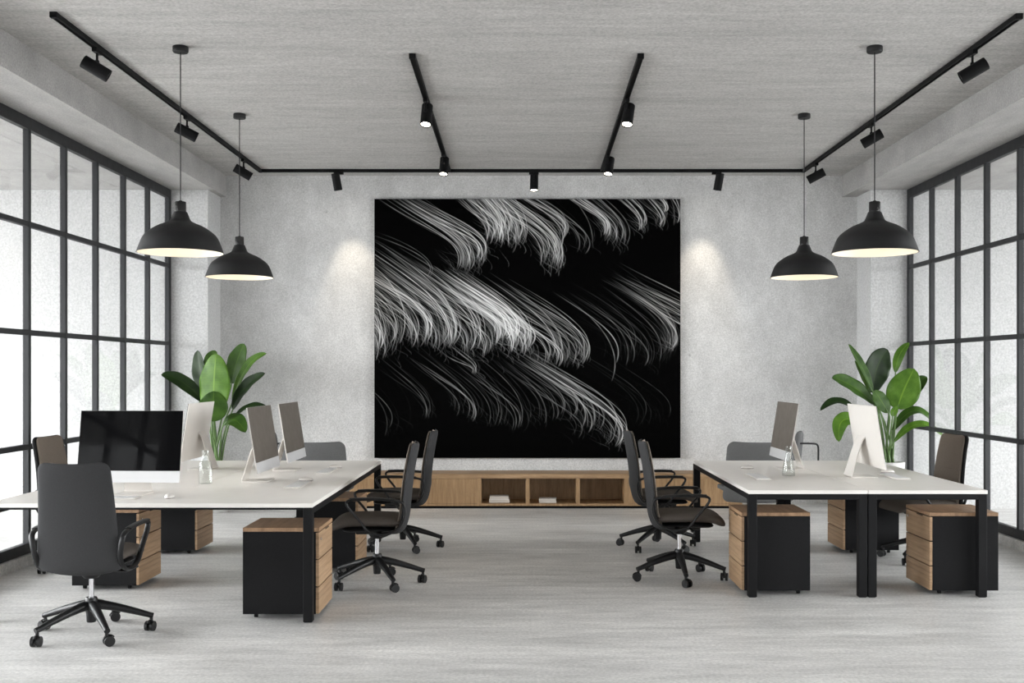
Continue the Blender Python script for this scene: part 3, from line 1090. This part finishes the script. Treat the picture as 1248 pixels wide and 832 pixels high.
# ------------------------------------------------------------------ monitors (front faces -Y, origin on the desk under the foot)
def make_monitor():
    m = empty('desktop_computer')
    W, H, tilt = .69, .478, math.radians(9)
    zb = .085
    TM = Matrix.Translation((0, -.055, zb)) @ Matrix.Rotation(-tilt, 4, 'X')
    ch = .078
    # housing: thin rim, softly bulged back
    bm = bmesh.new()
    nx, nz = 18, 14
    front, back = [], []
    for j in range(nz + 1):
        fr, bk = [], []
        for i in range(nx + 1):
            u, v = i / nx * 2 - 1, j / nz * 2 - 1
            bul = .008 + .030 * (1 - u * u) ** .8 * (1 - v * v) ** .8
            fr.append(bm.verts.new(TM @ Vector((u * W / 2, 0, (v + 1) / 2 * H))))
            bk.append(bm.verts.new(TM @ Vector((u * W / 2, bul, (v + 1) / 2 * H))))
        front.append(fr); back.append(bk)
    for j in range(nz):
        for i in range(nx):
            bm.faces.new((front[j][i], front[j][i + 1], front[j + 1][i + 1], front[j + 1][i]))
            bm.faces.new((back[j][i + 1], back[j][i], back[j + 1][i], back[j + 1][i + 1]))
    for j in range(nz):
        for i in (0, nx):
            bm.faces.new((front[j][i], front[j + 1][i], back[j + 1][i], back[j][i]))
    for i in range(nx):
        for j in (0, nz):
            bm.faces.new((front[j][i], front[j][i + 1], back[j][i + 1], back[j][i]))
    link('housing', bm, M['imac'], m, 40)
    bm = bmesh.new()
    box(bm, -W / 2 + .001, W / 2 - .001, -.0035, .0005, ch, H - .001, .001, mtx=TM)
    o = link('screen', bm, M['screen'], m)
    o['label'] = 'dark glossy screen'
    bm = bmesh.new()
    box(bm, -W / 2 + .001, W / 2 - .001, -.0035, .0005, .001, ch - .001, .001, mtx=TM)
    o = link('chin', bm, M['chin'], m)
    o['label'] = 'silver strip below the screen'
    # bent plate stand: from mid back down to an elbow, then a foot running forward
    bm = bmesh.new()
    a = TM @ Vector((0, .034, H * .50))
    pts = chaikin([a, a + Vector((0, .030, -.04)), (0, .118, .035), (0, .130, .004), (0, .10, .004), (0, .02, .004)], 2)
    pts = [Vector(p) for p in pts]
    w0, w1, th = .075, .105, .004
    rows = []
    for i, p in enumerate(pts):
        q0, q1 = pts[max(0, i - 1)], pts[min(len(pts) - 1, i + 1)]
        tg = (q1 - q0).normalized()
        nr = Vector((0, -tg.z, tg.y))
        w = w0 + (w1 - w0) * min(1, i / len(pts) * 1.6)
        rows.append([bm.verts.new(p + nr * th + Vector((-w, 0, 0))), bm.verts.new(p + nr * th + Vector((w, 0, 0))),
                     bm.verts.new(p - nr * th + Vector((w, 0, 0))), bm.verts.new(p - nr * th + Vector((-w, 0, 0)))])
    for r0, r1 in zip(rows[:-1], rows[1:]):
        for k in range(4):
            bm.faces.new((r0[k], r0[(k + 1) % 4], r1[(k + 1) % 4], r1[k]))
    bm.faces.new(rows[0]); bm.faces.new(rows[-1])
    st = link('stand', bm, M['imac'], m, 40)
    bm = bmesh.new()
    box(bm, -.105, .105, -.07, .09, 0, .008, .003)
    link('foot', bm, M['imac'], st)
    return m
mon = make_monitor()
sheen_screen = next(c for c in mon.children if c.name.startswith('screen')).data.copy()
sheen_screen.materials[0] = M['screen_sheen']
G_MO = 'white all-in-one desktop computers'
for i, (x, y, r, lab) in enumerate((
        (-2.615, 7.08, -.04, 'desktop computer with wide black screen toward the camera, behind the nearest chair'),
        (-1.965, 7.96, PI / 2, 'nearer of the two dark-screened desktop computers facing the aisle on the left desk'),
        (-1.945, 8.85, PI / 2, 'farther of the two dark-screened desktop computers facing the aisle on the left desk'),
        (-2.735, 8.95, -PI / 2, 'desktop computer showing its white back beside the black screen, left desk'),
        (2.19, 8.97, -PI / 2, 'desktop computer on the right desks with dark screen facing the aisle'),
        (2.635, 8.29, PI / 2, 'desktop computer showing its white back on the right desks, before the plant'))):
    o = place(mon, i > 0, (x, y, DT), r, lab, 'computer', G_MO)
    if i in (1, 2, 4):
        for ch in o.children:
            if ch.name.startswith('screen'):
                ch.data = sheen_screen
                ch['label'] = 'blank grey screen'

def make_keyboard():
    k = empty('keyboard')
    bm = bmesh.new()
    t = bmesh.new()
    box(bm, -.21, .21, -.057, .057, 0, .009, .003)
    link('base', bm, M['imac'], k)
    bm = bmesh.new()
    for r in range(5):
        for c in range(16):
            if r == 0 and 4 <= c <= 9:
                if c == 4:
                    box(bm, -.2 + 4 * .025, -.2 + 10 * .025 - .003, -.05, -.033, .0085, .0115, .0008)
                continue
            box(bm, -.2 + c * .025, -.2 + c * .025 + .021, -.05 + r * .0202, -.033 + r * .0202, .0085, .0115, .0008)
    link('keys', bm, M['keys'], k)
    return k
kb = make_keyboard()
G_KB = 'white keyboards on the desks'
for i, (x, y, r, lab) in enumerate((
        (-2.70, 6.86, 0, 'white keyboard lying before the wide black screen behind the nearest chair'),
        (-1.63, 7.66, PI / 2, 'white keyboard near the aisle edge of the left desk, the nearer one'),
        (-1.62, 8.72, PI / 2, 'white keyboard near the aisle edge of the left desk, the farther one'),
        (1.80, 8.25, -PI / 2, 'white keyboard near the aisle edge of the right desks'),
        (2.86, 8.28, PI / 2, 'white keyboard beside the white computer back on the right desks'))):
    place(kb, i > 0, (x, y, DT), r, lab, 'keyboard', G_KB)

def make_mouse():
    m = empty('computer_mouse')
    bm = bmesh.new()
    t = bmesh.new()
    bmesh.ops.create_uvsphere(t, u_segments=24, v_segments=14, radius=1)
    for v in t.verts:
        z = max(v.co.z, -.15)
        v.co = Vector((v.co.x * .031, v.co.y * .056, (z + .15) * .024 + .003))
    merge(bm, t)
    link('shell', bm, M['imac'], m, 50)
    bm = bmesh.new()
    lathe(bm, [(0, 0), (.95, 0), (1.0, .004), (0, .006)], 28, Matrix.Diagonal((.0305, .0555, 1, 1)))
    link('underside', bm, M['mousedark'], m, 40)
    return m
mo = make_mouse()
G_M = 'white computer mice on the desks'
for i, (x, y, r, lab) in enumerate((
        (-2.30, 6.90, .15, 'white computer mouse right of the wide black screen, near desk edge'),
        (-1.64, 7.98, PI / 2 - .2, 'computer mouse just behind the nearer keyboard on the left desk'),
        (-1.61, 9.05, PI / 2, 'computer mouse just behind the farther keyboard on the left desk'),
        (1.87, 8.98, PI / 2, 'computer mouse left of the dark screen on the right desks'),
        (2.93, 8.62, PI / 2, 'computer mouse behind the keyboard at the window side of the right desks'))):
    place(mo, i > 0, (x, y, DT), r, lab, 'computer mouse', G_M)

# ------------------------------------------------------------------ glassware
def carafe(label, x, y, prof, wall=.0025):
    c = empty('glass_carafe', (x, y, DT))
    tag(c, label, 'carafe', 'clear glass carafes on the desks')
    bm = bmesh.new()
    inner = [(max(0, r - wall), z + (wall * 2 if z < .01 else 0)) for r, z in prof]
    lathe(bm, [(0, 0)] + prof + inner[::-1] + [(0, wall * 2)], 40)
    link('body', bm, M['clear'], c, 50)
    bm = bmesh.new()
    r, z = prof[-1]
    tube(bm, [((r - .001) * math.cos(2 * PI * k / 40), (r - .001) * math.sin(2 * PI * k / 40), z) for k in range(40)], .0025, n=8, closed=True)
    link('rim', bm, M['clear'], c, 60)
carafe('straight clear glass carafe beside the white computer back on the left desk', -2.325, 7.76,
       [(.044, 0), (.047, .004), (.047, .12), (.044, .145), (.034, .165), (.024, .19), (.022, .215), (.025, .24)])
carafe('conical clear glass carafe at the foot of the dark screen, right desks', 2.06, 8.34,
       [(.046, 0), (.050, .004), (.047, .05), (.036, .12), (.024, .17), (.021, .20), (.026, .23)])

# ------------------------------------------------------------------ plants
def leaf_mesh(pts, width, bend, face, wave=0.0):
    """pts: base, control, tip; face: approx. direction the upper side looks; width total"""
    bm = bmesh.new()
    uvl = bm.loops.layers.uv.new('leaf')
    P0, P1, P2 = [Vector(p) for p in pts]
    n, mnum = 26, 7
    face = Vector(face).normalized()
    rows = []
    uvs = {}
    for i in range(n + 1):
        t = i / n
        c = P0 * (1 - t) ** 2 + P1 * 2 * t * (1 - t) + P2 * t * t
        tg = (P1 - P0) * (2 * (1 - t)) + (P2 - P1) * (2 * t)
        tg.normalize()
        s = tg.cross(face)
        if s.length < .05:
            s = tg.cross(Vector((.3, -1, .2)))
        s.normalize()
        nr = s.cross(tg)
        w = width * .5 * (max(0, math.sin(PI * (t * .985 + .015) ** .95)) ** .56)
        row = []
        for j in range(-mnum, mnum + 1):
            u = j / mnum
            p = c + s * (u * w) + nr * (abs(u) ** 1.3 * w * bend) + nr * (wave * w * math.sin(t * 17 + u * 2.2) * abs(u) ** 2)
            v = bm.verts.new(p)
            uvs[v] = (abs(u), t)
            row.append(v)
        rows.append(row)
    for r0, r1 in zip(rows[:-1], rows[1:]):
        for a in range(len(r0) - 1):
            f = bm.faces.new((r0[a], r0[a + 1], r1[a + 1], r1[a]))
            for l in f.loops:
                l[uvl].uv = uvs[l.vert]
    return bm, P0

def plant(label, x, y, px, cropx, cropy, scale, pot, leaves, stem0):
    """leaves in crop pixels; stood upright in the plane through the pot, with their own depth"""
    root = empty('potted_plant', (x, y, 0))
    tag(root, label, 'plant', 'large leafy plants in white pots')
    k = y / F
    def W(p, dep):
        ix, iy = cropx + p[0] * scale, cropy + p[1] * scale
        X, Z = (ix - 640) * k - x, CAM_H - (iy - 452) * k
        return Vector((X, dep, Z))
    R, Hh = pot
    bm = bmesh.new()
    lathe(bm, [(0, 0), (R * .78, 0), (R * .82, .01), (R, Hh - .01), (R, Hh), (R - .018, Hh), (R - .022, Hh - .05), (0, Hh - .05)], 48)
    link('pot', bm, M['pot'], root, 40)
    bm = bmesh.new()
    lathe(bm, [(0, Hh - .022), (R * .5, Hh - .026), (R - .022, Hh - .034), (R - .022, Hh - .048), (0, Hh - .048)], 32)
    link('soil', bm, M['soil'], root, 60)
    for (b, c_, t, w, mat, d0, d1, face, bend) in leaves:
        dm = (d0 + d1) / 2
        bm, base = leaf_mesh((W(b, d0), W(c_, dm), W(t, d1)), w * scale * k, bend, face, .05)
        lf = link('leaf', bm, M[mat], root, 180)
        md = lf.modifiers.new('thickness', 'SOLIDIFY')
        md.thickness = .0016
        s0 = W(stem0, 0) + Vector((random.uniform(-.05, .05), random.uniform(-.05, .05), 0))
        s0.z = Hh - .035
        mid = (s0 * .45 + base * .55)
        mid.x = s0.x + (base.x - s0.x) * .32
        mid.y = s0.y + (base.y - s0.y) * .4
        out_ = (W(c_, dm) - base).normalized()
        ctrl = [s0, mid, base - out_ * .06, base, base + out_ * .05]
        pts = chaikin(ctrl, 2)
        bm = bmesh.new()
        tube(bm, pts, .011, .011, 8, radii=[1.15 - .75 * i / (len(pts) - 1) for i in range(len(pts))])
        link('stem', bm, M['stem'], lf, 60)
    return root
UP = (.1, -.55, .8)
FR = (0, -1, .25)
plant('tall plant with broad green leaves in a pot behind the left desk', -3.43, 11.84, None, 180, 400, .2043, (.165, .50), [
    ((412, 525), (405, 330), (424, 150), 205, 'leaf_a', -.12, -.10, (-.25, -1, .15), -.10),
    ((404, 545), (425, 470), (418, 372), 175, 'leaf_b', -.22, -.16, (.15, -1, .35), -.10),
    ((352, 395), (290, 290), (272, 128), 120, 'leaf_c', .10, .16, (-.5, -1, 0), .25),
    ((340, 300), (350, 160), (395, 140), 80, 'leaf_b', .10, .12, (0, -1, .4), .2),
    ((480, 330), (500, 190), (548, 88), 125, 'leaf_b', .14, .20, (-.3, -1, .1), .12),
    ((500, 430), (575, 175), (710, 150), 66, 'leaf_a', .05, .0, (-.5, -1, .5), .3),
    ((508, 482), (571, 325), (712, 268), 88, 'leaf_c', .0, -.08, (-.3, -1, .7), .25),
    ((336, 440), (214, 283), (98, 276), 88, 'leaf_c', .0, -.10, (.2, -1, .6), .28),
    ((520, 530), (635, 422), (732, 478), 54, 'leaf_c', -.05, -.12, (0, -.7, 1), .3),
    ((470, 570), (541, 496), (612, 615), 105, 'leaf_b', -.08, -.2, (0, -.9, 1), .2),
], (420, 790))
plant('tall plant with arching green leaves in a white pot by the right window', 4.0, 11.72, None, 980, 400, .2043, (.165, .565), [
    ((432, 385), (440, 210), (530, 125), 165, 'leaf_c', .12, .16, (.2, -1, .1), .12),
    ((538, 478), (560, 380), (634, 240), 190, 'leaf_a', -.10, -.12, (-.2, -1, .3), -.10),
    ((408, 378), (360, 230), (272, 92), 60, 'leaf_b', .0, .05, (.6, -1, .2), .3),
    ((395, 385), (350, 280), (312, 190), 36, 'leaf_a', .02, .06, (.6, -1, .2), .3),
    ((565, 260), (570, 140), (645, 86), 58, 'leaf_a', .10, .08, (-.4, -1, .3), .2),
    ((565, 475), (663, 330), (734, 290), 96, 'leaf_b', .02, .0, (-.2, -1, .6), .22),
    ((425, 455), (258, 309), (150, 296), 112, 'leaf_b', -.02, -.10, (.2, -1, .8), .25),
    ((320, 515), (190, 366), (78, 488), 60, 'leaf_c', -.05, -.12, (.1, -.8, 1), .3),
    ((325, 565), (162, 476), (176, 670), 95, 'leaf_a', -.10, -.2, (-.3, -1, .6), .2),
    ((478, 500), (440, 420), (400, 370), 100, 'leaf_b', -.12, -.10, (.2, -1, .3), -.05),
    ((498, 520), (500, 490), (524, 460), 42, 'leaf_a', -.16, -.18, (0, -1, .2), .15),
    ((522, 610), (642, 397), (752, 560), 66, 'leaf_b', -.04, -.10, (0, -.8, 1), .25),
    ((522, 670), (657, 480), (802, 645), 56, 'leaf_a', -.10, -.16, (0, -.8, 1), .25),
], (503, 800))

# ------------------------------------------------------------------ daylight
w = bpy.data.worlds.new('daylight')
SC.world = w
w.use_nodes = True
nt = w.node_tree
nt.nodes.clear()
out = nt.nodes.new('ShaderNodeOutputWorld')
bg = nt.nodes.new('ShaderNodeBackground')
tc = N(nt, 'ShaderNodeTexCoord')
sp = N(nt, 'ShaderNodeSeparateXYZ')
nt.links.new(tc.outputs['Generated'], sp.inputs[0])
mr = N(nt, 'ShaderNodeMapRange')
mr.inputs['From Min'].default_value = -1
mr.inputs['From Max'].default_value = 1
mr.inputs['To Min'].default_value = 15.5
mr.inputs['To Max'].default_value = 11.0
nt.links.new(sp.outputs['X'], mr.inputs['Value'])
gr = N(nt, 'ShaderNodeMapRange')                # below the horizon: darker ground
gr.inputs['From Min'].default_value = -.06
gr.inputs['From Max'].default_value = .04
gr.inputs['To Min'].default_value = .30
gr.inputs['To Max'].default_value = 1.0
nt.links.new(sp.outputs['Z'], gr.inputs['Value'])
ml = N(nt, 'ShaderNodeMath', operation='MULTIPLY')
fy = N(nt, 'ShaderNodeMapRange')                # sky behind the camera dimmed to weaken light on front faces
fy.inputs['From Min'].default_value = -.95
fy.inputs['From Max'].default_value = -.35
fy.inputs['To Min'].default_value = .22
fy.inputs['To Max'].default_value = 1.0
nt.links.new(sp.outputs['Y'], fy.inputs['Value'])
m0 = N(nt, 'ShaderNodeMath', operation='MULTIPLY')
nt.links.new(mr.outputs[0], m0.inputs[0])
nt.links.new(fy.outputs[0], m0.inputs[1])
nt.links.new(m0.outputs[0], ml.inputs[0])
nt.links.new(gr.outputs[0], ml.inputs[1])
nt.links.new(ml.outputs[0], bg.inputs['Strength'])
bg.inputs['Color'].default_value = (.97, .985, 1, 1)
nt.links.new(bg.outputs[0], out.inputs['Surface'])

def portal(name, loc, rot, sx, sy):
    ld = bpy.data.lights.new(name, 'AREA')
    ld.shape = 'RECTANGLE'
    ld.size, ld.size_y = sx, sy
    ld.cycles.is_portal = True
    lo = bpy.data.objects.new(name, ld)
    lo.location = loc
    lo.rotation_euler = rot
    COL.objects.link(lo)
portal('sky_portal', (OL, (RET + FRONT) / 2, SOF / 2), (0, -PI / 2, 0), SOF, RET - FRONT)
portal('sky_portal', (OR_, (RET + FRONT) / 2, SOF / 2), (0, PI / 2, 0), SOF, RET - FRONT)
portal('sky_portal', (0, FRONT, CEIL / 2), (PI / 2, 0, 0), OR_ - OL, CEIL)

# ------------------------------------------------------------------ render look
cy = SC.cycles
cy.use_denoising = True
cy.max_bounces = 10
cy.diffuse_bounces = 6
cy.glossy_bounces = 4
cy.transmission_bounces = 6
cy.transparent_max_bounces = 16
cy.sample_clamp_indirect = 6
cy.caustics_reflective = False
cy.caustics_refractive = False
vs = SC.view_settings
vs.view_transform = 'Standard'
vs.look = 'None'
vs.gamma = 1.0
vs.use_curve_mapping = False
vs.exposure = 1.03
